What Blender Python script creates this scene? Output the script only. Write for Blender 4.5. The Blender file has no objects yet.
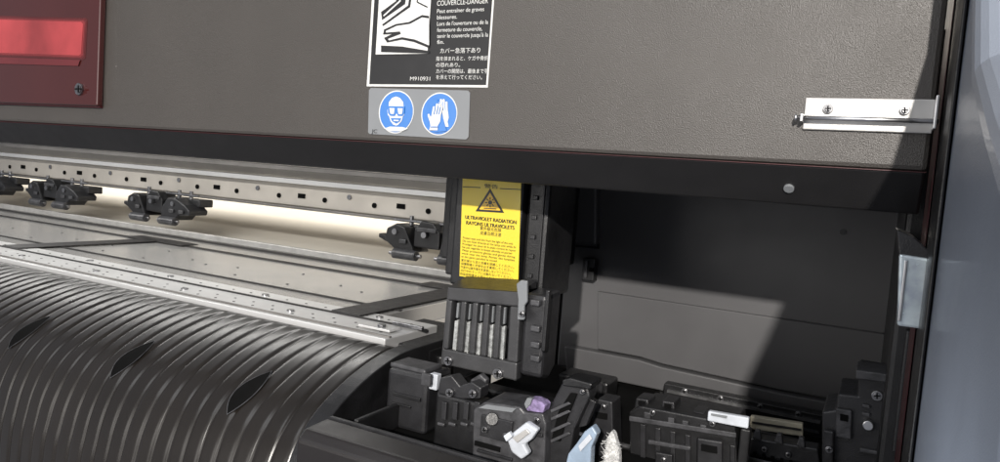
import bpy, bmesh, math, random
from mathutils import Vector, Matrix
random.seed(4)
C = bpy.context.scene.collection
F = 720.0
Xc = Vector((1365, -157, 720)).normalized()
Uc = Vector((.075, 1, .076)); Uc = (Uc - Xc*Uc.dot(Xc)).normalized()
Yc = Uc.cross(Xc).normalized()
R = Matrix((Xc, Yc, Uc))
def ray(px, py): return R @ Vector(((px-500)/F, (231-py)/F, -1))
def PY(px, py, Y): r = ray(px, py); return r*(Y/r.y)
def PZ(px, py, Z): r = ray(px, py); return r*(Z/r.z)
def PP(px, py, p0, n): r = ray(px, py); return r*(p0.dot(n)/r.dot(n))
def vy(x0, y0, x): return y0+(y0-74)/(x0+865)*(x-x0)      # a level line's height at another place

# ---------------- materials ----------------
def mat(name, col, rough=.5, metal=0, var=.15, vs=30, bump=0, bs=800, coat=0, spec=.5, rv=.12, emis=None, alpha=None):
    m = bpy.data.materials.new(name); m.use_nodes = True
    nt = m.node_tree; b = nt.nodes['Principled BSDF']
    tc = nt.nodes.new('ShaderNodeTexCoord')
    n = nt.nodes.new('ShaderNodeTexNoise'); n.inputs['Scale'].default_value = vs; n.inputs['Detail'].default_value = 6
    nt.links.new(tc.outputs['Object'], n.inputs['Vector'])
    r = nt.nodes.new('ShaderNodeValToRGB')
    c = Vector(col)
    r.color_ramp.elements[0].position = .3; r.color_ramp.elements[1].position = .7
    r.color_ramp.elements[0].color = (*(c*(1-var)), 1); r.color_ramp.elements[1].color = (*[min(1, q) for q in c*(1+var)], 1)
    nt.links.new(n.outputs['Fac'], r.inputs['Fac']); nt.links.new(r.outputs['Color'], b.inputs['Base Color'])
    mr = nt.nodes.new('ShaderNodeMapRange'); mr.inputs['To Min'].default_value = max(.03, rough-rv); mr.inputs['To Max'].default_value = min(1, rough+rv)
    n2 = nt.nodes.new('ShaderNodeTexNoise'); n2.inputs['Scale'].default_value = vs*3; n2.inputs['Detail'].default_value = 4
    nt.links.new(tc.outputs['Object'], n2.inputs['Vector'])
    nt.links.new(n2.outputs['Fac'], mr.inputs['Value']); nt.links.new(mr.outputs['Result'], b.inputs['Roughness'])
    b.inputs['Metallic'].default_value = metal
    b.inputs['Specular IOR Level'].default_value = spec
    b.inputs['Coat Weight'].default_value = coat; b.inputs['Coat Roughness'].default_value = .12
    if bump:
        n3 = nt.nodes.new('ShaderNodeTexNoise'); n3.inputs['Scale'].default_value = bs; n3.inputs['Detail'].default_value = 3
        nt.links.new(tc.outputs['Object'], n3.inputs['Vector'])
        bp = nt.nodes.new('ShaderNodeBump'); bp.inputs['Strength'].default_value = bump; bp.inputs['Distance'].default_value = .0005
        nt.links.new(n3.outputs['Fac'], bp.inputs['Height']); nt.links.new(bp.outputs['Normal'], b.inputs['Normal'])
    return m
M = dict(
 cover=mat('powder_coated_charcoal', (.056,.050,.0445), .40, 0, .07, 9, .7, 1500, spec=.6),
 lip=mat('painted_shade_lip', (.014,.0135,.014), .5, 0, .15, 20, .3, 1800),  # cover coat made near black, shade of the downturned lip in the colour
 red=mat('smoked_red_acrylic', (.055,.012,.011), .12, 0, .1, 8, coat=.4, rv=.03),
 redl=mat('painted_lit_red', (.34,.045,.048), .3, 0, .40, 14, coat=.3, rv=.03),  # bright reflection on the red pane, put into the colour
 redm=mat('painted_reflection_red', (.12,.018,.020), .3, 0, .2, 14, coat=.3, rv=.03),  # dimmer reflection on the red pane, put into the colour
 redline=mat('red_edge', (.05,.006,.008), .4),
 white=mat('printed_white', (.68,.68,.66), .45, 0, .03),
 black=mat('printed_black', (.010,.010,.011), .4, 0, .1),
 greyst=mat('grey_sticker', (.20,.21,.22), .4, 0, .05),
 blue=mat('printed_blue', (.025,.17,.52), .35, 0, .05, coat=.3),
 yellow=mat('printed_yellow', (.84,.63,.035), .4, 0, .03, coat=.1),
 orange=mat('printed_orange', (.85,.52,.02), .4, 0, .03, coat=.1),
 metal=mat('brushed_steel', (.62,.62,.63), .32, 1, .12, 60),
 steel2=mat('pale_zinc_plate', (.56,.55,.53), .4, .4, .12, 60),
 screw=mat('dark_zinc_screw', (.30,.30,.31), .35, 1, .3, 300),
 plast=mat('black_plastic', (.012,.012,.013), .38, 0, .4, 60, .35, 1100),
 plast2=mat('dark_grey_plastic', (.021,.021,.023), .38, 0, .35, 70, .35, 1100),
 plast3=mat('worn_grey_plastic', (.056,.056,.060), .36, 0, .45, 130, .4, 600),
 void=mat('deep_black', (.004,.004,.004), .9, 0, .2, spec=.1),
 inner=mat('inner_grey_panel', (.094,.093,.096), .42, 0, .06, 12, .2, 1800),
 seam=mat('panel_seam', (.006,.006,.006), .8),
 beam=mat('anodised_beam', (.62,.58,.52), .36, .25, .10, 15),
 beamd=mat('beam_dark_grey', (.20,.19,.18), .4, .3, .2, 20),  # darker grey for the beam's channel and flange and one platen line
 platen=mat('grey_anodised_platen', (.46,.455,.445), .24, .55, .06, 4, rv=.05),
 strip=mat('pale_platen_strip', (.66,.66,.655), .32, .30, .05, 8, rv=.06),
 groove=mat('dark_groove', (.022,.021,.021), .5, .1, .2, 40),
 cream=mat('cream_sheet', (.80,.75,.66), .7, 0, .04, 4),
 rib=mat('glossy_black_ribbed', (.015,.0125,.0105), .29, 0, .15, 18, spec=.50, rv=.04),
 front=mat('dark_front', (.016,.014,.014), .38, 0, .2, 20, .2, 1500),
 side=mat('side_textured_grey', (.25,.28,.335), .38, 0, .08, 10, .3, 1500, coat=.2),
 ivory=mat('ivory_plastic', (.50,.46,.35), .5),
 clear=mat('milky_plastic', (.58,.61,.66), .25, 0, .2, 60, coat=.4),
 pblue=mat('pale_blue_plastic', (.30,.38,.48), .3, 0, .2, 70, coat=.3),
 fluff=mat('white_felt', (.66,.66,.65), .9, 0, .4, 300, 1, 900),
 purple=mat('ink_stained_foam', (.26,.20,.36), .8, 0, .6, 260, .9, 400),
 grille=mat('lamp_grey_plastic', (.042,.042,.044), .40, 0, .2, 60, .3, 1100),
 fin=mat('bright_fin', (.50,.51,.50), .3, .5, .45, 260),
)

# ---------------- mesh builder ----------------
class MB:
    def __init__(s): s.b = bmesh.new()
    def box(s, x0,x1,y0,y1,z0,z1):
        x0,x1 = sorted((x0,x1)); y0,y1 = sorted((y0,y1)); z0,z1 = sorted((z0,z1))
        v = [s.b.verts.new(p) for p in [(x0,y0,z0),(x1,y0,z0),(x1,y1,z0),(x0,y1,z0),(x0,y0,z1),(x1,y0,z1),(x1,y1,z1),(x0,y1,z1)]]
        for f in [(0,3,2,1),(4,5,6,7),(0,1,5,4),(1,2,6,5),(2,3,7,6),(3,0,4,7)]: s.b.faces.new([v[i] for i in f])
        return s
    def bp(s, a,t,c,d, Y, D):      # front face spans picture box a,t..c,d on the plane Y
        ym=(t+d)/2; xm=(a+c)/2
        return s.box(PY(a,ym,Y).x, PY(c,ym,Y).x, Y, Y+D, PY(xm,t,Y).z, PY(xm,d,Y).z)
    def bt(s, a,c,t, Y, D, z0=-.2):  # stands on the tray
        z=PY((a+c)/2,t,Y).z
        ym=t+25
        return s.box(PY(a,ym,Y).x, PY(c,ym,Y).x, Y, Y+D, z0, z)
    def prism(s, pts, vec):
        vec=Vector(vec); n=len(pts)
        a=[s.b.verts.new(p) for p in pts]; c=[s.b.verts.new(Vector(p)+vec) for p in pts]
        s.b.faces.new(a); s.b.faces.new(c[::-1])
        for i in range(n): s.b.faces.new((a[i],c[i],c[(i+1)%n],a[(i+1)%n]))
        return s
    def pp(s, px, Y, D): return s.prism([PY(x,y,Y) for x,y in px], (0,D,0))
    def cyl(s, p0, p1, r, n=20, r2=None):
        p0=Vector(p0); p1=Vector(p1); d=(p1-p0).normalized()
        u=d.orthogonal().normalized(); w=d.cross(u); r2=r if r2 is None else r2
        a=[];c=[]
        for i in range(n):
            t=2*math.pi*i/n; k=u*math.cos(t)+w*math.sin(t)
            a.append(s.b.verts.new(p0+k*r)); c.append(s.b.verts.new(p1+k*r2))
        s.b.faces.new(a[::-1]); s.b.faces.new(c)
        for i in range(n): s.b.faces.new((a[i],a[(i+1)%n],c[(i+1)%n],c[i]))
        return s
    def pc(s, x,y,r,Y,D,n=20):     # round stud facing the viewer side, r in picture px
        p=PY(x,y,Y); q=PY(x,y-r,Y); return s.cyl(p+Vector((0,D,0)), p, (q-p).length, n)
    def cap(s, a, c, r, Y, D=.0002, n=8):     # flat capsule on plane Y
        A=PY(*a,Y); B=PY(*c,Y); rr=abs(PY(a[0],a[1]-r,Y).z-A.z)
        d=(B-A); d=d.normalized() if d.length>1e-7 else Vector((1,0,0)); w=Vector((-d.z,0,d.x))
        pts=[]
        for i in range(n+1):
            t=-math.pi/2+math.pi*i/n; pts.append(B+d*(rr*math.cos(t))+w*(rr*math.sin(t)))
        for i in range(n+1):
            t=math.pi/2+math.pi*i/n; pts.append(A+d*(rr*math.cos(t))+w*(rr*math.sin(t)))
        return s.prism(pts,(0,D,0))
    def text(s, body, x0, x1, yb, h, Y):
        cu=bpy.data.curves.new('t','FONT'); cu.body=body; o=bpy.data.objects.new('t',cu); C.objects.link(o)
        dg=bpy.context.evaluated_depsgraph_get(); me=bpy.data.meshes.new_from_object(o.evaluated_get(dg))
        bpy.data.objects.remove(o)
        if len(me.vertices)<3: return s
        xs=[v.co.x for v in me.vertices]; mn=min(xs); w=max(xs)-mn
        P0=PY(x0,yb,Y); P1=PY(x1,vy(x0,yb,x1),Y); sx=(P1.x-P0.x)/w; sz=abs(PY(x0,yb-h,Y).z-P0.z)/.7
        vs=[s.b.verts.new((P0.x+(v.co.x-mn)*sx, Y, P0.z+v.co.y*sz)) for v in me.vertices]
        for p in me.polygons:
            try: s.b.faces.new([vs[i] for i in p.vertices])
            except ValueError: pass
        return s
    def build(s, name, m, parent=None, bev=0, smooth=False, off=None):
        me=bpy.data.meshes.new(name)
        if off is None and parent is not None:
            r=parent
            while r.parent: r=r.parent
            off=r.location
        if off is not None: bmesh.ops.translate(s.b, verts=s.b.verts, vec=-Vector(off))
        bmesh.ops.recalc_face_normals(s.b, faces=s.b.faces) if name!='lettering' else None
        s.b.to_mesh(me); s.b.free()
        me.materials.append(M[m] if isinstance(m,str) else m)
        o=bpy.data.objects.new(name, me); C.objects.link(o)
        if parent is not None: o.parent=parent
        elif off is not None: o.location=off
        if smooth:
            for p in me.polygons: p.use_smooth=True
        if bev:
            b=o.modifiers.new('bevel','BEVEL'); b.width=bev; b.segments=2; b.limit_method='ANGLE'; b.angle_limit=math.radians(35)
        return o
def thing(name, label, cat, loc=(0,0,0), group=None):
    o=bpy.data.objects.new(name,None); C.objects.link(o); o.location=loc; o.empty_display_size=.01
    o['label']=label; o['category']=cat
    if group: o['group']=group
    bpy.context.view_layer.update()
    return o
def screw(parent, x, y, r, Y, m='screw', name='screw'):
    o=MB().pc(x,y,r,Y-.002,.002).pc(x,y,r*.62,Y-.0032,.0012).build(name,m,parent,.0002)
    k=r*.5
    MB().cap((x-k,y),(x+k,y),r*.13,Y-.0034).cap((x,y-k),(x,y+k),r*.13,Y-.0037).build('screw_slot','void',o)
    return o

# ================= FRONT COVER =================
Yv=.40
cz=PY(500,vy(365,141,500),Yv).z          # crease height
xr=PY(934,120,Yv).x
cov=thing('printer_cover','large charcoal textured front cover with warning stickers and a red window','printer cover',PY(470,120,Yv))
MB().box(-1.9,xr,Yv,Yv+.012,cz,.42).build('cover_panel','cover',cov,.0025)
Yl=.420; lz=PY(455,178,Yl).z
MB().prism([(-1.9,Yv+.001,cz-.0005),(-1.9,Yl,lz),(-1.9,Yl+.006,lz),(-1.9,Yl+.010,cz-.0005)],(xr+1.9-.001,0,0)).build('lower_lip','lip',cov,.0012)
MB().box(-1.9,xr-.0005,Yv+.0004,Yv+.002,cz-.0006,cz-.0002).build('edge_trim','redline',cov)
ln=Vector((0,(lz-cz),-(Yl-Yv))).normalized(); p0=Vector((0,Yl,lz))
pl=PP(789,188,p0,ln); 
if ln.y>0: ln=-ln
MB().cyl(pl-ln*.0005,pl+ln*.0012,.0027,24).build('round_plug','greyst',cov,.0003)
# red window
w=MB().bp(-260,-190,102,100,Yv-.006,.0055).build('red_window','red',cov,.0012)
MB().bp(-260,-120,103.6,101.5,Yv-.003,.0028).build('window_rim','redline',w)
for e,m_ in ((4,(.075,.014,.014)),(2.6,(.11,.018,.019)),(1.2,(.19,.028,.030))):  # reflections painted on the pane as flat red patches
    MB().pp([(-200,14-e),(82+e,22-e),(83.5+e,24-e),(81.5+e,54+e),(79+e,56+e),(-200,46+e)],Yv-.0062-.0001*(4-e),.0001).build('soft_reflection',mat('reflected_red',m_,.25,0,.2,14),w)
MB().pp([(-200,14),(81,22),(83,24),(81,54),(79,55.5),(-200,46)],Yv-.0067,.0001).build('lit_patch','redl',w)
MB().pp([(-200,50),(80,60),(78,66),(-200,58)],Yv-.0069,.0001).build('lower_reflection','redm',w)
screw(w,78,89,6,Yv-.006,'screw','window_screw')
# warning label
Y1=Yv-.0006
lab=MB().bp(371,-60,493,87,Y1,.0005).build('warning_label','white',cov)
MB().bp(373.5,-58,491,84.5,Y1-.0004,.0003).build('black_print','black',lab)
Y2=Y1-.0008
t=MB()
for body,a,b,y,h in [('COUVERCLE-DANGER',437,488,5.8,5),('Peut entraîner de graves',437,484,13.2,4),('blessures.',437,457,19.4,4),
    ("Lors de l'ouverture ou de la",437,488,25.8,4),('fermeture du couvercle,',437,482,32,4),("tenir le couvercle jusqu'à la",437,488,38,4),('fin.',437,444,44,4),
    ('カバー急落下あり',440,480,53,4.0),('指を挟まれると、ケガや骨折',436,488,60.5,3.4),('の恐れあり。',436,460,66.8,3.4),('カバーの開閉は、最後まで手',436,488,73,3.4),('を添えて行ってください。',436,482,79,3.4),('M910931',410,430,80.5,3.8)]:
    t.text(body,a,b,y,h,Y2)
t.build('lettering','white',lab)
MB().bp(379,-58,431,54,Y2,.0002).build('pictogram','white',lab)
Y3=Y2-.0003
g=MB()
g.pp([(400,-40),(411,-40),(405,4),(382,20),(381,12),(396,1)],Y3,.0001)               # slanted cover
g.pp([(415,-40),(417,-40),(410,7),(383,26),(382,24.6),(408,5.5)],Y3-.00002,.0001)
g.pp([(381,45.5),(402,46.5),(429,51),(429,53.5),(381,52)],Y3-.00004,.0001)            # machine body
g.pp([(429,16),(422,15),(409,22),(396,24),(384,29.5),(383,34.5),(392,34),(384,38),(387,42.5),(402,39.5),(414,42),(429,48)],Y3-.00006,.0001)   # trapped limb
g.cap((421,-30),(417,2),.6,Y3-.00008); g.cap((417,2),(427,7),.6,Y3-.0001)
g.build('pictogram_lines','black',lab)
g=MB()
g.pp([(429,18.5),(422,17.5),(410,24),(396.5,26),(386,31),(386,32.6),(400,31.5),(401,34),(388,39),(389,40.4),(402,37.2),(415,39.6),(429,45.4)],Y3-.0004,.0001)
g.cap((403,-30),(400,1),.8,Y3-.0004); g.cap((400,1),(384,15.5),.8,Y3-.00042)
g.build('pictogram_hand','white',lab)
# blue safety label
sl=MB()
sl.pp([(371,88),(468,90.5),(470,93),(468.5,137),(466,139.5),(369.5,134),(368,132),(369,90)],Y1,.0005)
sl=sl.build('safety_label','greyst',cov)
for nm,cx,cy in (('goggles_sign',396,112),('gloves_sign',439,114)):
    r1=MB().pc(cx,cy,21.5,Y1-.0004,.0003,48).build(nm,'white',sl)
    MB().pc(cx,cy,20.3,Y1-.0007,.0003,48).build('blue_disc','blue',r1)
    Yw=Y1-.0010; Yx=Yw-.0003
    g=MB(); k=MB()
    if 'gog' in nm:
        head=[(-7.5,-4),(-7,-10),(-4,-14),(0,-15.5),(4,-14),(7,-10),(7.8,-4),(8.6,-2),(8,3),(7,4),(5.5,9),(2,13),(0,13.6),(-3,12.5),(-5.5,9),(-7,4),(-8.2,3),(-8.6,-2)]
        g.pp([(cx+a,cy+b) for a,b in head],Yw,.0002)
        g.pp([(cx+a,cy+b) for a,b in [(-12,16.5),(-6,14.6),(6,15),(12,16.5),(6,19.3),(-5,19.3)]],Yw,.0002)
        k.pp([(cx+a,cy+b) for a,b in [(-8.4,-6),(8.6,-5.6),(8.4,1),(6.5,4),(2,4),(.4,1.2),(-1.4,4),(-6,3.8),(-8,1)]],Yx,.0002)
        g.pp([(cx+a,cy+b) for a,b in [(-6.6,-4),(-1.4,-3.9),(-2.2,2),(-5.6,1.9)]],Yx-.0003,.0001); g.pp([(cx+a,cy+b) for a,b in [(1.6,-3.8),(6.8,-3.6),(6,2.1),(2.4,2)]],Yx-.0003,.0001)
        k.pp([(cx+a,cy+b) for a,b in [(-5.5,6),(5.3,6.2),(3.6,9.6),(.2,11.6),(-3.8,9.4)]],Yx,.0002)
        g.cap((cx-2.0,cy+8.4),(cx+2.2,cy+8.6),.65,Yx-.0004)
    else:
        def glove(ox,oy,Yp,sc,lean):
            G=lambda a,b:(cx+ox+(a+lean*b)*sc,cy+oy+b*sc)
            g.pp([G(*q) for q in [(-5.0,-1),(-3,-4),(3.5,-4),(5.0,-1),(5.5,6),(4,10),(5,15),(-4,15),(-3.6,10),(-5.5,5)]],Yp,.0002)
            for i,(a,b) in enumerate([((-3.9,-1),(-4.2,-9)),((-1.4,-1),(-1.5,-12)),((1.2,-1),(1.2,-12)),((3.7,0),(3.9,-9.5)),((-4,6),(-8,-1))]): g.cap(G(*a),G(*b),1.3*sc,Yp-.00004*(i+1))
            return G
        G=glove(4,-2,Yw,.98,.05)
        for i,(a,b) in enumerate([((-2.7,-2),(-2.9,-9)),((-.1,-2),(-.1,-10)),((2.4,-2),(2.5,-9))]): k.cap(G(*a),G(*b),.4,Yx+.0001-.00002*i)
        k.pp([(cx+a,cy+b) for a,b in [(-11,-5),(-11,-13),(-6,-16),(-1.5,-14),(2,-6),(4,4),(7.5,17),(-5,18.5),(-8,10)]],Yx-.0002,.0002)
        G=glove(-3,2,Yx-.0006,.95,-.22)
        for i,(a,b) in enumerate([((-2.7,-2),(-2.9,-9)),((-.1,-2),(-.1,-10)),((2.4,-2),(2.5,-9))]): k.cap(G(*a),G(*b),.4,Yx-.0012-.00002*i)
        k.cap(G(-3,11.5),G(4,11.5),.45,Yx-.0012)
    g.build('pictogram','white',r1); k.build('pictogram_lines','blue',r1)
MB().text('JC',371.5,377,132.8,3.6,Y1-.0004).build('lettering','black',sl)
# stop bracket
br=MB().bp(804,98.5,934,131.5,Yv-.0020,.0016).build('stop_bracket','steel2',cov,.0005)
MB().bp(934.5,95,938.5,129,Yv-.010,.0098).build('bracket_tab','metal',br,.0005)
a=PY(797,118.5,Yv-.0060); b_=PY(939,118.5,Yv-.0060); b_.z=a.z=PY(868,119.5,Yv-.0060).z
MB().cyl(a,b_,.00115,20).build('steel_rod','metal',br,0,True)
MB().cyl(a-Vector((.001,0,0)),a,.0019,20).build('rod_end','metal',br,.0003)
MB().box(a.x+.0015,a.x+.003,Yv-.0078,Yv-.0003,a.z-.002,a.z+.002).build('rod_loop','metal',br,.0003)
screw(br,828,108.5,4.6,Yv-.0020); screw(br,905,110,4.6,Yv-.0020)

# ================= RIGHT SIDE =================
sp=thing('side_column','blue-grey smooth side column running down the right edge','side column',PY(975,250,.33))
xs=PY(955,150,.34).x
o=MB().prism([(xs,.62,.42),(xs,.345,.42),(xs,.345,.10),(xs,.30,.055),(xs,.24,.03),(xs,.19,.012),(xs,.155,-.02),(xs,.13,-.10),(xs,.12,-.25),(xs,.12,-.45),(xs,.62,-.45)],(.3,0,0)).build('column_panel','side',sp,.010)
o.modifiers[0].segments=5; o.modifiers[0].angle_limit=math.radians(60)
MB().box(PY(938.5,150,.405).x,xs-.0008,.356,.70,-.4,.42).build('inner_edge','plast',sp,.0015)
MB().box(PY(936.2,150,.406).x,PY(936.9,150,.406).x,.406,.45,-.4,.42).build('red_line','redline',sp)
sw=thing('inner_side_wall','black inner side wall behind the silver catch plate','side wall',PY(915,300,.47))
MB().box(PY(896,300,.47).x,PY(937,300,.47).x,.47,.72,-.4,.1).build('wall_plate','plast',sw,.003)
MB().bp(899,330,906,455,.462,.0075).build('wall_flange','plast2',sw,.001)
for y in (345,385): screw(sw,921,y,4.5,.47)
la=thing('catch_plate','pale bluish silver catch plate fixed on the black side wall','latch',PY(917,290,.41))
c1=MB().prism([PY(899,254,.395),PY(937.5,260,.395),PY(935,331,.395),PY(897,326,.395)],(0,.006,0)).build('plate',mat('bluish_bright_steel',(.66,.74,.86),.22,.45,.35,90),la,.0012)
MB().prism([PY(897,230,.398),PY(914,237,.398),PY(938,258,.398),PY(938,261,.398),PY(899,255,.398)],(0,.06,0)).build('angled_tab','plast2',la,.001)
MB().bp(901,260,904.5,322,.3935,.0012).build('plate_fold','metal',la,.0004)

# ================= INNER PANEL =================
Yi=.70
ip=thing('inner_panel','dark charcoal inner panel with stepped covers right of the lamp unit','inner panel',PY(720,300,Yi))
MB().box(PY(566,250,Yi).x,PY(905,300,Yi).x,Yi,Yi+.02,-.196,.12).build('base_panel','inner',ip,.002)
MB().pp([(564,120),(597,120),(596,245),(564,242)],Yi-.012,.0115).build('upper_door','inner',ip,.0022)
MB().pp([(597.5,120),(600,120),(599,249),(564,246),(564,243.5),(597,246.8)],Yi-.0010,.0008).build('door_seam','seam',ip)
MB().pp([(597,vy(595,291,597)),(896,vy(595,291,896)),(896,vy(566,347,896)),(780,390),(662,364),(640,357),(597,349)],Yi-.006,.0055).build('raised_cover','inner',ip,.0012)
MB().pp([(564,346),(594,351.5),(639,360),(661,367),(779,393),(896,vy(566,351,896)),(896,vy(566,371,896)),(566,371)],Yi-.014,.0135).build('lower_cover','inner',ip,.0015)
MB().pp([(660,vy(566,372,660)),(896,vy(566,372,896)),(896,vy(566,379,896)),(660,vy(566,379,660))],Yi-.012,.006).build('dark_slot','seam',ip)
ck=MB().bp(582,258,594,281,Yi-.012,.0115).build('latch','plast',ip,.001)
MB().bp(584.5,261,587,278,Yi-.0145,.0022).build('latch_edge','plast3',ck,.0003)
MB().bp(589,268,593,272,Yi-.0145,.0022).build('latch_pin','void',ck)
MB().pc(843,232,3,Yi-.0015,.0014).build('plug','plast2',ip)
sr=thing('slotted_rail','black slotted rail with small screws below the raised inner cover','rail',PY(740,395,.66))
x0=PY(664,384,.66).x; x1=PY(835,410,.66).x
za=PY(664,383,.66).z
MB().box(x0,x1,.66,.672,za-.030,za).build('rail_body','plast',sr,.001)
MB().box(x0+.004,x1-.01,.6575,.6598,za-.0075,za-.005).build('bright_edge','metal',sr)
MB().box(x0+.004,x1-.01,.6575,.6598,za-.016,za-.014).build('bright_edge','plast3',sr)
for i,x in enumerate((684,720,760,798)): screw(sr,x,vy(684,389,x)+2.5,3,.66)
iv=thing('ivory_guide_strip','beige strip behind the right tray parts beside the white tab','strip',PY(775,428,.57))
MB().pp([(750,416),(803,424),(803,437),(750,429)],.572,.006).build('strip','ivory',iv,.001)
MB().pp([(752,421.5),(801,429),(801,431),(752,423.5)],.5708,.001).build('strip_groove','groove',iv)
MB().bt(752,802,436,.579,.006).build('strip_foot','plast',iv,.0005)

# ================= BEAM, BACK, PLATEN =================
Yb=.93
bm_=thing('guide_beam','long beige metal guide beam with small holes above the platen','guide beam',PY(230,180,Yb))
XR=PY(560,200,Yb).x; XL=-2.9
def zb(y455, Y=Yb): return PY(455,y455,Y).z
MB().box(XL,XR,Yb,Yb+.03,zb(224),zb(199)).build('beam_face','beam',bm_,.002)
MB().box(XL,XR,Yb-.02,Yb+.02,zb(198.5),zb(193)).build('bright_ledge','strip',bm_,.001)
MB().box(XL,XR,Yb+.01,Yb+.05,zb(193),zb(184)).build('upper_channel','beam',bm_,.001)
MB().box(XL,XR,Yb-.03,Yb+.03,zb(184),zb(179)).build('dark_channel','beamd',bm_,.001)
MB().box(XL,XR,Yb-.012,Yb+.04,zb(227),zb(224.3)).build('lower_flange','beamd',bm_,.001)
MB().box(XL,XR,Yb-.01,Yb+.2,zb(178.5),.35).build('beam_backing','plast2',bm_)  # added dark backing, blackens the gap between beam and lip
hz=(zb(212)); 
k=0; x=XL+.1
while x<XR-.05 and k<70:
    if k%4==1: MB().box(x-.008,x+.008,Yb-.0015,Yb-.0003,hz-.004,hz+.004).build('beam_hole','void',bm_)
    else: MB().cyl((x,Yb-.0003,hz+(.006 if k%2 else -.003)),(x,Yb-.0022,hz+(.006 if k%2 else -.003)),.0042,14).build('beam_bolt' if k%4==3 else 'beam_hole','screw' if k%4==3 else 'void',bm_)
    x+=.052; k+=1
sheet=thing('media_sheet','cream sheet rising behind the platen under the guide beam','sheet',(-1.2,1.1,-.16))
MB().prism([(XL,.90,-.165),(XL,1.5,-.04),(XL,1.5,-.045),(XL,.90,-.169)],(2.6,0,0)).build('sheet','cream',sheet)
wl=MB().box(-4.2,1.2,1.8,1.85,-.8,1.4).build('wall','cream'); wl['kind']='structure'

zp=-.150
Yf=PZ(200,301,zp).y
Yrear=.885
plt=thing('platen','grey metal platen with dark channels and a pale front strip','platen',(-.8,.7,zp))
PXR=PZ(394,338,zp).x; PXR2=PZ(452,300,zp).x
Ys=Yf+.085
MB().box(XL,PXR2,Ys+.001,Yrear,zp-.02,zp).build('plate','platen',plt,.001)
MB().box(XL,PXR,Yf,Ys-.001,zp-.02,zp+.001).build('pale_strip','strip',plt,.001)
MB().box(XL,PXR2,Ys+.19,Ys+.20,zp+.0003,zp+.0015).build('channel','groove',plt)
MB().box(XL,PXR2,Ys+.03,Ys+.034,zp+.0003,zp+.0015).build('channel','groove',plt)
MB().box(XL,PXR2,Yrear-.012,Yrear-.002,zp+.0003,zp+.010).build('rear_rib','steel2',plt,.001)
MB().box(XL,PXR2,Yrear-.04,Yrear-.034,zp+.0003,zp+.003).build('channel','groove',plt)
MB().box(XL,PXR,Yf+.052,Yf+.055,zp+.0012,zp+.0024).build('channel','groove',plt)
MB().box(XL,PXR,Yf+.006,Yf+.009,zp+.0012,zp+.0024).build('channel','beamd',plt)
for x_,y_,yt in ((382,308,285),(62,246,232)):
    q=PZ(x_,y_,zp).x
    MB().box(q-.018,q+.018,Ys-.03,Ys+.19,zp+.0018,zp+.0032).build('tape_strip','groove',plt,.0005)
    MB().box(q-.06,q+.08,Ys+.184,Ys+.216,zp+.0018,zp+.0032).build('channel_head','groove',plt,.0005)
def many(name, m, pts, r, h, n=8):
    base=MB().cyl((0,0,0),(0,0,h),r,n).build(name,m,None,0,False,(0,0,0))
    base.parent=plt; 
    for i,p in enumerate(pts):
        o=base if i==0 else base.copy()
        if i: C.objects.link(o)
        o.location=Vector(p)-plt.location
xx=PXR-.02; i=0; pts=[]
while len(pts)<96:
    for j,dy in enumerate((.02,.034,.068)):
        if (i+j)%2==0: pts.append((xx,Yf+dy,zp+.0009))
    xx-=.0135; i+=1
many('scale_dot','groove',pts[:96],.0014,.0004)
many('platen_screw','screw',[(PXR-.06-i*.078,Yf+(.028 if i%2 else .07),zp+.001) for i in range(18)],.0038,.0014,16)
many('vacuum_hole','groove',[(PXR2-.1-i*.045, Ys+.06+(.045 if i%2 else 0)+(.03 if i%3==0 else 0), zp+.0001) for i in range(40)],.0017,.0006)
pe=thing('platen_end_clip','small dark metal end clip at the right end of the platen','clip',PZ(398,332,zp))
q=PZ(392,328,zp+.004)
MB().box(q.x-.030,q.x+.006,q.y-.012,q.y+.005,zp+.0025,zp+.0045).build('clip_plate','strip',pe,.0006)
MB().box(q.x-.012,q.x+.022,q.y+.016,q.y+.020,zp+.0025,zp+.006).build('clip_bar','screw',pe,.0006)
o=MB().cyl((q.x-.008,q.y-.005,zp+.0045),(q.x-.008,q.y-.005,zp+.007),.004,20).build('screw','screw',pe,.0005)

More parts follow.
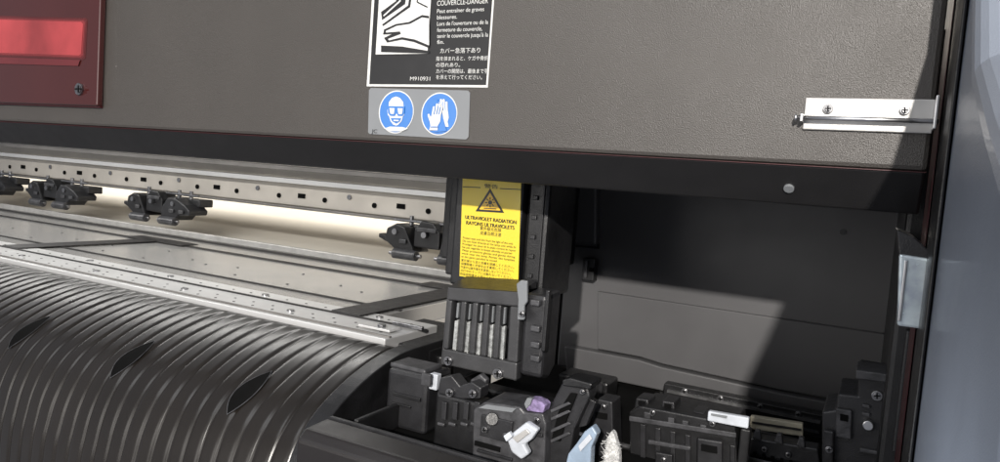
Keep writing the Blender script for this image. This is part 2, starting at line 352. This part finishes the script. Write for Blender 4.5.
# ================= pinch roller units =================
def roller_unit():
    t=thing('pinch_roller_unit','','pinch roller',(0,0,0),None)
    MB().box(-.085,.085,-.01,.02,.036,.050).build('mount_plate','plast2',t,.002)
    MB().prism([(-.06,-.035,.010),(-.085,-.035,.026),(-.082,-.035,.044),(-.066,-.035,.052),(-.05,-.035,.048),(-.04,-.035,.030),(-.03,-.035,.012)],(0,.04,0)).build('lever','plast',t,.002)
    MB().prism([(.012,-.035,.012),(.016,-.035,.034),(.03,-.035,.050),(.05,-.035,.050),(.076,-.035,.040),(.09,-.035,.030),(.088,-.035,.022),(.06,-.035,.020),(.05,-.035,.010)],(0,.04,0)).build('lever','plast2',t,.002)
    MB().prism([(-.036,-.03,.020),(-.036,-.03,.046),(-.024,-.03,.060),(-.004,-.03,.058),(.009,-.03,.044),(.009,-.03,.020)],(0,.035,0)).build('centre_block','plast',t,.002)
    MB().box(-.03,.004,-.033,-.0305,.044,.050).build('block_edge','plast3',t,.001)
    for x in (-.045,.035):
        MB().cyl((x-.020,-.036,.008),(x+.020,-.036,.008),.0075,18).build('roller','plast3',t,0,False)
        MB().cyl((x-.028,-.036,.008),(x+.028,-.036,.008),.0028,12).build('axle','screw',t)
    for x in (-.066,-.014,.046): MB().cyl((x,-.038,.040),(x,-.028,.040),.0045,12).build('bolt','screw',t)
    for x in (-.05,.044,.07): MB().box(x-.006,x+.006,-.0385,-.0355,.024,.030).build('latch_tab','plast3',t,.001)
    for x in (-.055,.03,.062): MB().cyl((x,-.01,.050),(x,-.01,.064),.0035,10).build('spring_post','screw',t)
    MB().cyl((-.085,-.012,.056),(.085,-.012,.056),.0022,12).build('spring_rod','screw',t)
    MB().prism([(-.083,-.03,.022),(-.083,-.03,.030),(-.100,-.03,.034),(-.100,-.03,.028)],(0,.02,0)).build('tab','plast',t,.001)
    return t
Yr=.905
def copyt(r):
    n=r.copy(); C.objects.link(n)
    for ch in list(r.children):
        c=ch.copy(); C.objects.link(c); c.parent=n
    return n
ru=roller_unit()
lefts=[(390,244),(138,210),(40,196),(-60,188)]
labs=['largest black pinch roller unit, beside the yellow-labelled lamp unit','black pinch roller unit in the middle of the visible beam','small far black pinch roller unit below the red window','farthest black pinch roller unit, cut off by the left edge']
for i,(x,y) in enumerate(lefts):
    o=ru if i==0 else copyt(ru)
    q=PY(x,y,Yr); o.location=(q.x+.10 if i<3 else PY(22,188,Yr).x-.09,Yr,zp+.017); o['label']=labs[i]; o['group']='pinch roller units along the beam'; o['category']='pinch roller'

# ================= ribbed guide =================
prof=[(.0,0),(.02,-.002),(.045,-.008),(.07,-.017),(.095,-.030),(.112,-.045),(.124,-.065),(.132,-.09),(.138,-.13),(.142,-.25)]
def prof_at(t):
    k=t*(len(prof)-1); i=min(int(k),len(prof)-2); f=k-i
    g=lambda j:Vector(prof[max(0,min(len(prof)-1,j))])
    a,b,c,d=g(i-1),g(i),g(i+1),g(i+2)
    return .5*((2*b)+(-a+c)*f+(2*a-5*b+4*c-d)*f*f+(-a+3*b-3*c+d)*f**3)
RX1=PZ(394,345,zp).x; RX0=-1.45
rg=thing('ribbed_guide','near-black ribbed curved guide rolling down in front of the platen','paper guide',(RX1,Yf-.002,zp-.004))
per=.0170; hp=[0,.60,.92,1,1,.97,.94,.91,.88,.85,.82,.79,.72,.45]; sub=len(hp)
nx=int((RX1-RX0)/per*sub); nt=60
b=bmesh.new(); grid=[]
y0=Yf-.003; z0=zp-.003
tt=[j/(nt-1) for j in range(nt)]
for j in range(nt):
    p=prof_at(tt[j]); p2=prof_at(min(1,tt[j]+.005)); p1=prof_at(max(0,tt[j]-.005)); d=(p2-p1).normalized()
    row=[]
    for i in range(nx+1):
        c_=i//sub
        h=hp[i%sub]*(.0013+.0002*math.sin(c_*1.7)+.00012*math.sin(tt[j]*15+c_*2.1))
        if j<3: h*=j/3
        wob=.0008*math.sin(tt[j]*7+c_*.9)
        row.append(b.verts.new((RX1-min(1,j/3)*wob*(1 if i>sub else 0)-i*per/sub, y0-p.x+d.y*h, z0+p.y+d.x*h)))
    grid.append(row)
for j in range(nt-1):
    for i in range(nx): b.faces.new((grid[j][i],grid[j][i+1],grid[j+1][i+1],grid[j+1][i]))
m_=MB(); m_.b.free(); m_.b=b
m_.build('ribbed_skin','rib',rg,0,True)
def prof3(t,h=.003):
    p=prof_at(t); d=(prof_at(min(1,t+.005))-prof_at(max(0,t-.005))).normalized()
    return Vector((0,y0-p.x+d.y*h, z0+p.y+d.x*h))
def near_t(px,py):
    best=None
    for k in range(200):
        t=k/199; q=prof3(t)
        r=PY(px,py,q.y); e=abs(r.z-q.z)
        if best is None or e<best[0]: best=(e,t,r.x)
    return best[1],best[2]
for px,py in ((246,391),(129,358),(26,331),(-30,315)):
    t0,x0=near_t(px,py)
    for (hh,wk,nm,mm) in ((.0021,1.12,'hollow_rim','plast3'),(.0024,1,'lens_hollow','void')):
        bb=bmesh.new(); n=18; L=.20*(1.05 if wk>1 else 1)
        vs=[]
        for k in range(n+1):
            s_=-1+2*k/n; t=t0+s_*L*.5; w=.0100*wk*(max(0,1-s_*s_))+.0001
            q=prof3(t,hh)
            vs.append((bb.verts.new((x0-w-s_*.003,q.y,q.z)),bb.verts.new((x0+w*.8-s_*.003,q.y,q.z))))
        for k in range(n): bb.faces.new((vs[k][0],vs[k][1],vs[k+1][1],vs[k+1][0]))
        q_=MB(); q_.b.free(); q_.b=bb; q_.build(nm,mm,rg)
pts=[(RX1+.0015,y0-prof_at(k/24).x-.003,z0+prof_at(k/24).y+.002) for k in range(25)]
pts=[(RX1+.0015,y0+.06,z0+.002)]+pts+[(RX1+.0015,y0+.06,z0-.25)]
ec=thing('guide_end_cover','smooth black curved end cover closing the right side of the ribbed guide','end cover',(RX1,Yf,zp-.1))
MB().prism(pts,(.016,0,0)).build('end_plate','plast',ec,.001)
MB().box(RX1+.018,PXR2+.02,Yf+.02,Yf+.13,zp-.06,zp-.006).build('end_bridge','plast',ec,.002)

# ================= front sill =================
fs=thing('front_sill','plain black front sill below the capping parts','front sill',PY(380,450,.365))
zt=PY(305,428,.372).z
xa=RX1+.0185
MB().prism([(xa,.365,-.5),(xa,.365,zt-.006),(xa,.372,zt),(xa,.395,zt+.001),(xa,.395,-.5)],(.6,0,0)).build('sill_panel','front',fs,.002)
MB().box(xa+.002,xa+.6,.3955,.3985,zt-.02,zt+.0022).build('sill_trim','plast2',fs,.0003)
tr=thing('station_tray','black tray under the capping and wiping parts','tray',(-.2,.5,-.21))
MB().box(xa+.02,.0,.3995,.735,-.26,-.2).build('tray_floor','void',tr)
MB().box(xa+.02,xa+.024,.40,.60,-.2,-.18).build('tray_edge','plast',tr,.001)

# ================= lamp unit =================
Yk=.485
cu=thing('uv_lamp_carriage','tall black lamp unit with yellow warning label and slotted grille','lamp unit',PY(490,330,Yk))
MB().box(PY(455,200,Yk).x,PY(523,200,Yk).x,Yk,Yk+.05,PY(480,289,Yk).z,.12).build('housing','plast',cu,.002)
xq=PY(523,200,Yk).x
MB().box(xq+.0005,xq+.019,Yk+.006,Yk+.06,PY(540,302,Yk).z,.12).build('side_body','plast',cu,.003)
for i in range(5):
    z=PY(540,196+i*20,Yk).z
    MB().box(xq+.006,xq+.010,Yk+.004,Yk+.0058,z-.0035,z).build('side_clip','plast2',cu,.0005)
MB().box(xq+.0142,xq+.0152,Yk+.0045,Yk+.0058,PY(540,296,Yk).z,.11).build('side_rib','plast2',cu,.0003)
MB().box(PY(455,200,.62).x,PY(552,200,.62).x,.60,.69,PY(500,262,.63).z,.12).build('rear_housing','plast',cu,.002)
MB().box(PY(458,200,.56).x,PY(548,200,.56).x,Yk+.0605,.5995,PY(500,280,.56).z,.115).build('middle_housing','plast',cu,.002)
pw=thing('dark_gap_backing','black partition added to darken the gap between the lamp unit and the inner panel','backing',PY(565,300,.75))
MB().box(PY(500,300,.725).x,PY(572,300,.725).x,.722,.74,-.22,.12).build('backing_plate','void',pw,.001)  # black sheet added to darken the gap beside the lamp unit
# yellow label
Ya=Yk-.0008
yl=MB().pp([(463,168),(521.5,170),(518,285),(459.5,276)],Ya,.0006).build('uv_warning_label','yellow',cu)
Yt=Ya-.0004
cx,cy=490,201.5
MB().pp([(cx-14.5,cy+9.8),(cx+14,cy+11.4),(cx,cy-13)],Yt,.0002).build('warning_triangle','black',yl)
MB().pp([(cx-10.8,cy+7.9),(cx+10.5,cy+9.2),(cx,cy-8.8)],Yt-.0003,.0002).build('triangle_fill','orange',yl)
g=MB(); g.cap((cx,cy+1),(cx+.1,cy+1),2.1,Yt-.0006)
for k in range(8):
    a=k*math.pi/4; g.cap((cx+3.2*math.cos(a),cy+1+3.2*math.sin(a)),(cx+4.6*math.cos(a),cy+1+4.6*math.sin(a)),.45,Yt-.0007-.00005*(k%2))
g.cap((cx-6,cy+6.8),(cx+6,cy+7.4),.45,Yt-.0006)
g.build('radiation_symbol','black',yl)
MB().cap((463,186.8),(480,187.6),.4,Yt).build('header_line','black',yl); MB().cap((500,188.6),(521,189.6),.4,Yt).build('header_line','black',yl)
t=MB()
t.text('警告',484,498,187.5,3.2,Yt)
for body,a,b_,y,h in [('ULTRAVIOLET RADIATION',465,516,218.6,3.6),('RAYONS ULTRAVIOLETS',466,514,224.2,3.6)]:
    t.text(body,a,b_,y,h,Yt); t.text(body,a+.3,b_+.3,y+.12,h,Yt-.0001)
for body,a,b_,y,h in [('紫外線光危険',480,501,229.6,2.9),('皮膚及眼注意',480,501,234.2,2.9)]:
    t.text(body,a,b_,y,h,Yt)
rows=['Protect eyes and skin from the light of the unit.','Do not look directly at the lamp unit while lit','Protéger les yeux et la peau contre le rayon','Ne pas regarder la lampe allumée et porter','Wear protective glasses and gloves during','work near the lamp. Porter des lunettes','et des gants pendant le travail.','紫外線から目と皮膚を保護してください。','保護眼鏡と手袋を必ず着用してください。','作業中は紫外線光を直視しないでください。','点灯中のランプには触れないでください。','取扱説明書をお読みください。']
y=238.6
for i,rw in enumerate(rows):
    if i==7: y+=.8
    t.text(rw,462.8-i*.25,(516 if i%3 else 513)-i*.3-(14 if i in(6,11) else 0),y,2.1,Yt); y+=3.1 if i<7 else 3.4
t.build('lettering','black',yl)
# grille box
Yg=.458
front=[(448,287),(521,292),(516,381),(441,364)]
def q4(u,v):
    a,b_,c,d=[Vector(p) for p in front]
    return (a*(1-u)+b_*u)*(1-v)+(d*(1-u)+c*u)*v
gf=MB()
def quad(u0,u1,v0,v1): gf.pp([tuple(q4(u0,v0)),tuple(q4(u1,v0)),tuple(q4(u1,v1)),tuple(q4(u0,v1))],Yg,.008)
quad(0,1,0,.17); quad(0,1,.80,1)
n=5; L=.07; Rr=.86; sw_=(Rr-L)/n
quad(0,L,.1705,.7995); quad(Rr,1,.1705,.7995)
for i in range(1,n):
    u=L+i*sw_; quad(u-.038,u+.038,.1705,.7995)
gfo=gf.build('grille','grille',cu,.0012)
MB().pp([tuple(q4(0,.0)),tuple(q4(1,0)),tuple(q4(1,1)),tuple(q4(0,1))],Yg+.0185,.028).build('grille_body','plast',cu,.002)
MB().pp([tuple(q4(0,.0)),tuple(q4(.03,0)),tuple(q4(.03,1)),tuple(q4(0,1))],Yg+.0082,.0102).build('grille_side','grille',cu)
MB().pp([tuple(q4(.97,.0)),tuple(q4(1,0)),tuple(q4(1,1)),tuple(q4(.97,1))],Yg+.0082,.0102).build('grille_side','grille',cu)
for i in range(n):
    u=L+(i+.5)*sw_
    MB().pp([tuple(q4(u-.02,.42)),tuple(q4(u+.03,.40)),tuple(q4(u+.03,.79)),tuple(q4(u-.02,.79))],Yg+.0035,.003).build('metal_fin','fin',gfo,.0005)
    MB().pp([tuple(q4(u-.010,.19)),tuple(q4(u+.020,.19)),tuple(q4(u+.020,.385)),tuple(q4(u-.010,.385))],Yg+.005,.003).build('fin_neck','greyst',gfo,.0005)
A=PY(*q4(0,0),Yg); B=PY(*q4(1,0),Yg)
MB().prism([A,A+Vector((0,.026,.006)),A+Vector((0,.026,0))],B-A).build('sloped_top','plast2',cu,.0005)
screw(cu,497,374,5.2,Yg,name='grille_screw'); screw(cu,447.5,361,4.6,Yg,name='grille_screw')
xg=B.x
MB().prism([(xg+.001,Yg+.004,A.z+.004),(xg+.001,Yg+.030,A.z+.006),(xg+.001,Yg+.030,A.z-.050),(xg+.001,Yg+.018,A.z-.059),(xg+.001,Yg+.004,A.z-.055)],(.018,0,0)).build('side_bracket','plast2',cu,.003)
lv=MB().pp([(516,284),(521,280),(527,281),(527,302),(524,306),(524,320),(517,320),(518,300)],Yg-.003,.003).build('grey_lever','greyst',cu,.0008)
screw(lv,521,314,3.4,Yg-.003); 
for y in (300,326,342,356): MB().bp(530,y,539,y+6,Yg-.001,.005).build('bracket_catch','plast3',cu,.0008)
MB().bp(543,290,547,352,Yg-.0005,.0045).build('bracket_edge','plast',cu,.0008)

# ================= clutter of the service station =================
def T(name,label,cat,x,y,Y): return thing(name,label,cat,(PY(x,y,Y).x,Y,-.2))
u=T('end_block','dark grey upright block with rounded top, leftmost in the tray','block',406,430,.45)
MB().bt(386,427,372,.45,.035).build('block_body','plast2',u,.003)
MB().bt(388,424,366,.455,.025,PY(406,371,.455).z).build('block_cap','plast3',u,.0015)
MB().bp(392,395,420,399,.448,.0018).build('block_rib','plast',u,.0005)
MB().bp(421,374,430,386,.446,.0035).build('side_catch','plast3',u,.0005)
MB().bp(390,404,410,406,.448,.0018).build('block_rib','plast',u,.0005)
u=T('round_knob','small black knob left of the upright grey block','knob',362,405,.46)
p=PY(365,400,.46)
MB().cyl((p.x-.028,.47,p.z-.004),(p.x+.004,.47,p.z-.004),.010,24).build('knob_barrel','plast2',u,.001)
MB().cyl((p.x+.0045,.47,p.z-.004),(p.x+.010,.47,p.z-.004),.006,24).build('knob_cap','plast3',u,.001)
MB().box(p.x-.02,p.x-.005,.462,.485,-.2,p.z-.012).build('knob_foot','plast',u,.001)
MB().bp(330,402,352,414,.455,.006).build('knob_plate','plast2',u,.0008)
screw(u,340,408,4,.455); screw(u,372,394,3.6,.457)
u=T('cap_carrier','black toothed carrier with small white clips behind','cap carrier',458,430,.435)
MB().bt(434,480,398,.435,.018).build('carrier_base','plast',u,.002)
MB().pp([(436,399),(440,378),(452,376),(460,386),(472,382),(481,388),(480,399)],.437,.012).build('carrier_arch','plast2',u,.001)
for x in (441,452,463,474): MB().bp(x,402,x+5,420,.4325,.0023).build('tooth','plast2',u,.0006)
for x in (437,448,460,470): MB().bp(x,423,x+7,426,.4325,.0023).build('tooth_foot','plast3',u,.0006)
MB().bp(429,374,437,390,.452,.006).build('white_clip','clear',u,.0008)
MB().pp([(470,380),(480,374),(486,380),(484,392),(472,390)],.449,.006).build('carrier_finger','plast3',u,.001)
screw(u,449,393,4.2,.4365)
screw(u,472,394,4.2,.4365)
u=T('fixing_frame','low black frame behind the toothed carrier','frame',440,370,.53)
MB().bt(400,440,352,.54,.02).build('frame_post','plast',u,.002)
MB().bt(442,560,392,.56,.02).build('frame_bar','plast',u,.002)
MB().bt(556,606,378,.60,.03).build('frame_post','plast',u,.002)
MB().bp(404,352,436,356,.5375,.0022).build('frame_edge','plast3',u,.0005)
MB().bp(470,395,476,404,.557,.0028).build('frame_rib','plast3',u,.0005)
for x in (562,574,586,598): MB().bp(x,382,x+4,398,.5975,.0022).build('post_rib','plast2',u,.0005)
MB().cyl(PY(440,400,.52),PY(630,vy(440,400,630),.52),.0022,16).build('cross_shaft','metal',u,0,True)
u=T('wiper_case','worn grey case with two screws in front of the toothed carrier','case',505,440,.43)
MB().pp([(473,410),(484,402),(520,407),(524,412),(543,414),(546,424),(544,475),(472,475)],.43,.032).build('case_body','plast3',u,.0012)
MB().bp(480,418,512,440,.428,.0018).build('case_plate','plast2',u,.0006)
MB().cyl(PY(492,419,.426),PY(492,419,.4295),.0045,20).build('case_boss','plast',u,.0005)
MB().bp(474,444,500,449,.4285,.0013).build('case_slot','void',u,.0003)
MB().bp(516,428,519,452,.4275,.0022).build('case_rib','plast2',u,.0004)
MB().bp(524,432,542,436,.4275,.0022).build('case_rib','plast2',u,.0004)
MB().bp(476,454,512,457,.4275,.0022).build('case_rib','plast2',u,.0004)
MB().pp([(478,408),(486,404.5),(516,408.6),(512,412.6)],.4285,.0013).build('case_label_plate','greyst',u,.0003)
screw(u,536,421,3.6,.43); screw(u,484,430,3.4,.428); screw(u,505,436,3.0,.428)
u=T('foam_pad','small lavender ink-stained foam pad on the grey case','foam pad',533,408,.45)
MB().pp([(525,405),(529,399),(536,400),(542,402.5),(545,406),(543,413),(527,411)],.4315,.010).build('foam','purple',u,.0006)
MB().pp([(524,404),(527,398),(532,398.5),(530,405),(526,409)],.4295,.004).build('foam_holder','greyst',u,.0004)
u=T('milky_clip','milky white plastic clip leaning on the front of the grey case','clip',522,440,.415)
cl=MB().pp([(506,438),(526,422),(538,430),(531,440),(524,445),(529,454),(521,460),(511,452)],.418,.006).build('clip_body','clear',u,.0015)
MB().pp([(512,438),(526,429),(530,433),(517,443)],.4165,.0013).build('clip_window','steel2',cl,.0004)
MB().pp([(503,436),(509,432),(512,437),(506,442)],.414,.0035).build('clip_tooth','clear',u,.0006)
u=T('upright_arm','tall black slotted arm standing right of the grey case','arm',565,430,.44)
MB().pp([(541,470),(543,432),(553,400),(562,383),(588,388),(590,396),(574,430),(566,475)],.44,.014).build('arm_plate','plast2',u,.0015)
MB().pp([(551,440),(558,412),(570,393),(577,394),(565,424),(560,442)],.438,.0018).build('arm_slot','void',u,.0005)
MB().pp([(562,380),(570,378),(592,384),(590,390),(562,386)],.437,.02).build('arm_cap','plast',u,.001)
for y in (404,412,424,434): MB().pp([(550,y+6),(568,y-2),(571,y),(551,y+9)],.4365,.0013).build('arm_rung','plast3',u,.0004)
MB().pp([(588,398),(596,402),(586,426),(578,428)],.447,.006).build('arm_fin','plast2',u,.0006)
screw(u,582,392,2.6,.4365)
u=T('pale_blue_clip','small grey-blue plastic clip at the bottom between black arm and felt','clip',580,450,.42)
MB().pp([(563,475),(568,454),(576,444),(584,432),(592,426),(597,434),(591,448),(590,475)],.425,.008).build('clip_body','pblue',u,.001)
MB().pp([(578,446),(589,434),(592,439),(580,452)],.4235,.0013).build('clip_lip','clear',u,.0004)
u=T('felt_brush','narrow whitish fluffy felt strip standing right of the grey-blue clip','brush',612,450,.44)
mb=MB()
mb.pp([(604,475),(605,450),(607,438),(611,431),(614,434),(616,442),(619,454),(619,475)],.44,.006)
fb=mb.build('felt','fluff',u,.0008)
tf=MB()
for i in range(260):
    x=random.uniform(604,619); y=random.uniform(433+abs(x-611)*1.3,470); p=PY(x,y,.4395)
    tf.cyl(p,p+Vector((random.uniform(-.003,.003),-random.uniform(.001,.002),random.uniform(-.002,.003))),.00025,4,.0001)
tf=tf.build('loose_fibres','fluff',u); tf['kind']='stuff'
u=T('guide_pillar','short black pillar with a screw between the felt and the ribbed block','pillar',600,410,.50)
MB().pp([(592,470),(592,404),(598,399),(612,402),(614,470)],.50,.02).build('pillar_body','plast2',u,.001)
MB().pp([(595,412),(607,414),(607,420),(595,418)],.4985,.0013).build('pillar_window','void',u,.0003)
screw(u,603,407,2.8,.4995)
u=T('ribbed_block','large black ribbed block with raised clips at bottom centre','block',682,440,.52)
MB().pp([(630,480),(629,412),(640,406),(735,424),(738,480)],.52,.045).build('block_body','plast',u,.0012)
for i,x in enumerate(range(640,732,15)): MB().pp([(x,vy(640,424,x)),(x+5,vy(640,424,x+5)),(x+5,480),(x,480)],.5175,.0022).build('front_rib','plast2',u,.0006)
for x,h in ((634,9),(660,12),(690,8)):
    y=vy(630,406,x); MB().pp([(x,y+2),(x+2,y-h),(x+14,y-h+2),(x+15,y+4)],.53,.02).build('clip_post','plast2',u,.001)
    MB().pp([(x+4,y-h+3),(x+11,y-h+4),(x+11,y-h+8),(x+4,y-h+7)],.5285,.0013).build('clip_window','void',u,.0003)
MB().pp([(629,416),(736,433),(736,438),(629,421)],.5155,.0018).build('long_bar','plast3',u,.0006)
MB().pp([(648,440),(690,447),(690,451),(648,444)],.5145,.0028).build('long_bar','plast3',u,.0006)
MB().pp([(697,438),(722,442),(722,470),(697,470)],.512,.005).build('front_module','plast2',u,.001)
MB().pp([(701,444),(717,447),(717,454),(701,451)],.5108,.0011).build('module_window','void',u,.0003)
MB().pp([(655,452),(672,455),(672,470),(655,470)],.512,.005).build('front_module','plast2',u,.001)
for i,x in enumerate((644,668,682,700)):
    MB().pp([(x,vy(640,411,x)),(x+6,vy(640,411,x+6)),(x+6,vy(640,417,x+6)),(x,vy(640,417,x))],.5170,.0028).build('top_catch','plast3',u,.0005)
screw(u,652,413,3.0,.5195); screw(u,712,424,3.0,.5195); screw(u,663,460,2.6,.512)
u=T('white_tab','flat white tab on top right of the ribbed block','tab',730,418,.515)
MB().pp([(708,411),(749,418),(748,429),(707,421)],.508,.005).build('tab_plate','clear',u,.001)
MB().pp([(711,413.5),(727,416.2),(726.5,418.5),(711,415.5)],.5068,.001).build('tab_slot','greyst',u,.0002)
MB().bt(738,748,429,.516,.01).build('tab_bracket','plast',u,.001)
u=T('tube_holder','black bar with hooks in front of the beige strip','holder',775,440,.54)
MB().pp([(740,436),(818,449),(820,466),(740,454)],.545,.015).build('holder_bar','plast2',u,.001)
MB().bt(745,815,460,.561,.009).build('holder_foot','plast2',u,.001)
for x in (752,774,796): MB().pp([(x,438+(x-752)*.17),(x+3,430+(x-752)*.17),(x+8,431+(x-752)*.17),(x+9,441+(x-752)*.17)],.5425,.006).build('hook','plast3',u,.0008)
for x in range(744,816,9): MB().pp([(x,vy(740,449,x)),(x+3,vy(740,449,x+3)),(x+3,vy(740,454,x+3)),(x,vy(740,454,x))],.5432,.0016).build('bar_notch','void',u)
MB().cyl(PY(742,458,.538),PY(822,vy(742,458,822),.538),.0022,16).build('holder_rod','metal',u,0,True)
for x in (764,788): screw(u,x,vy(740,444,x),2.6,.5445)
u=T('corner_housing','blocky black mechanism housing with screws at bottom right','housing',860,420,.48)
MB().pp([(822,480),(822,412),(836,410),(838,394),(858,396),(858,374),(893,380),(897,480)],.50,.05).build('housing_body','plast2',u,.0012)
MB().pp([(856,370),(893,375),(894,384),(856,379)],.495,.03).build('housing_cap','plast3',u,.0008)
MB().pp([(836,408),(852,411),(851,440),(836,437)],.496,.0035).build('housing_module','plast3',u,.0008)
MB().pp([(840,414),(848,415.6),(848,422),(840,420.5)],.4948,.001).build('module_window','void',u,.0002)
MB().pp([(824,430),(834,432),(833,470),(823,470)],.494,.005).build('housing_tab','plast2',u,.001)
MB().pp([(860,448),(892,454),(892,458),(860,452)],.4965,.003).build('housing_tab','plast3',u,.0006)
MB().pc(868,426,5,.494,.0055,20).build('housing_bolt','metal',u,.0005)
screw(u,877,396,5,.50); screw(u,884,432,4,.50); screw(u,829,450,3.4,.4935)
for y in (404,412): MB().pp([(862,y),(870,y+1.6),(870,y+5),(862,y+3.4)],.4975,.0022).build('housing_rib','plast3',u,.0005)

# ================= camera, lights, world =================
cd=bpy.data.cameras.new('Camera'); cam=bpy.data.objects.new('Camera',cd); C.objects.link(cam)
cd.sensor_width=36; cd.lens=36*F/1000; cd.clip_start=.01; cd.clip_end=100
cam.matrix_world=R.to_4x4(); bpy.context.scene.camera=cam
def area(name,loc,tgt,sx,sy,P,col):
    l=bpy.data.lights.new(name,'AREA'); l.shape='RECTANGLE'; l.size=sx; l.size_y=sy; l.energy=P; l.color=col
    o=bpy.data.objects.new(name,l); C.objects.link(o); o.location=loc
    o.rotation_euler=(Vector(tgt)-Vector(loc)).to_track_quat('-Z','Y').to_euler(); return o
area('ceiling_lamp',(.55,-2.0,.80),(-.2,.5,-.05),.05,.05,98,(1,.95,.89))
area('soft_front_fill',(-.9,-1.1,1.7),(-.6,.6,-.1),1.6,.9,13,(.95,.97,1))  # added softbox above the front, for sheen on platen and ribs
area('room_fill',(-1.2,-1.6,.12),(-.6,.7,-.1),1.2,.8,10,(1,.96,.91))
sl_=bpy.data.lights.new('low_side_fill','SPOT'); sl_.energy=34; sl_.spot_size=math.radians(26); sl_.spot_blend=1; sl_.shadow_soft_size=.05; sl_.color=(.93,.96,1)  # added fill spot that brightens the side column low down
so=bpy.data.objects.new('low_side_fill',sl_); C.objects.link(so); so.location=(-.45,-.16,-.30)
so.rotation_euler=(Vector((.02,.165,-.17))-so.location).to_track_quat('-Z','Y').to_euler()
area('under_cover_fill',(-1.15,.66,.06),(-1.15,.70,-.15),1.3,.03,2.6,(1,.98,.94))  # added fill hidden behind the lip, brightens platen and beam
area('rear_lamp',(-1.2,1.30,.5),(-1.2,1.15,-.1),3.4,.3,21,(1,.95,.87))
wd=bpy.data.worlds.new('World'); bpy.context.scene.world=wd; wd.use_nodes=True
bg=wd.node_tree.nodes['Background']; bg.inputs[0].default_value=(.84,.88,1,1); bg.inputs[1].default_value=.28
bpy.context.scene.view_settings.view_transform='Standard'; bpy.context.scene.view_settings.look='None'
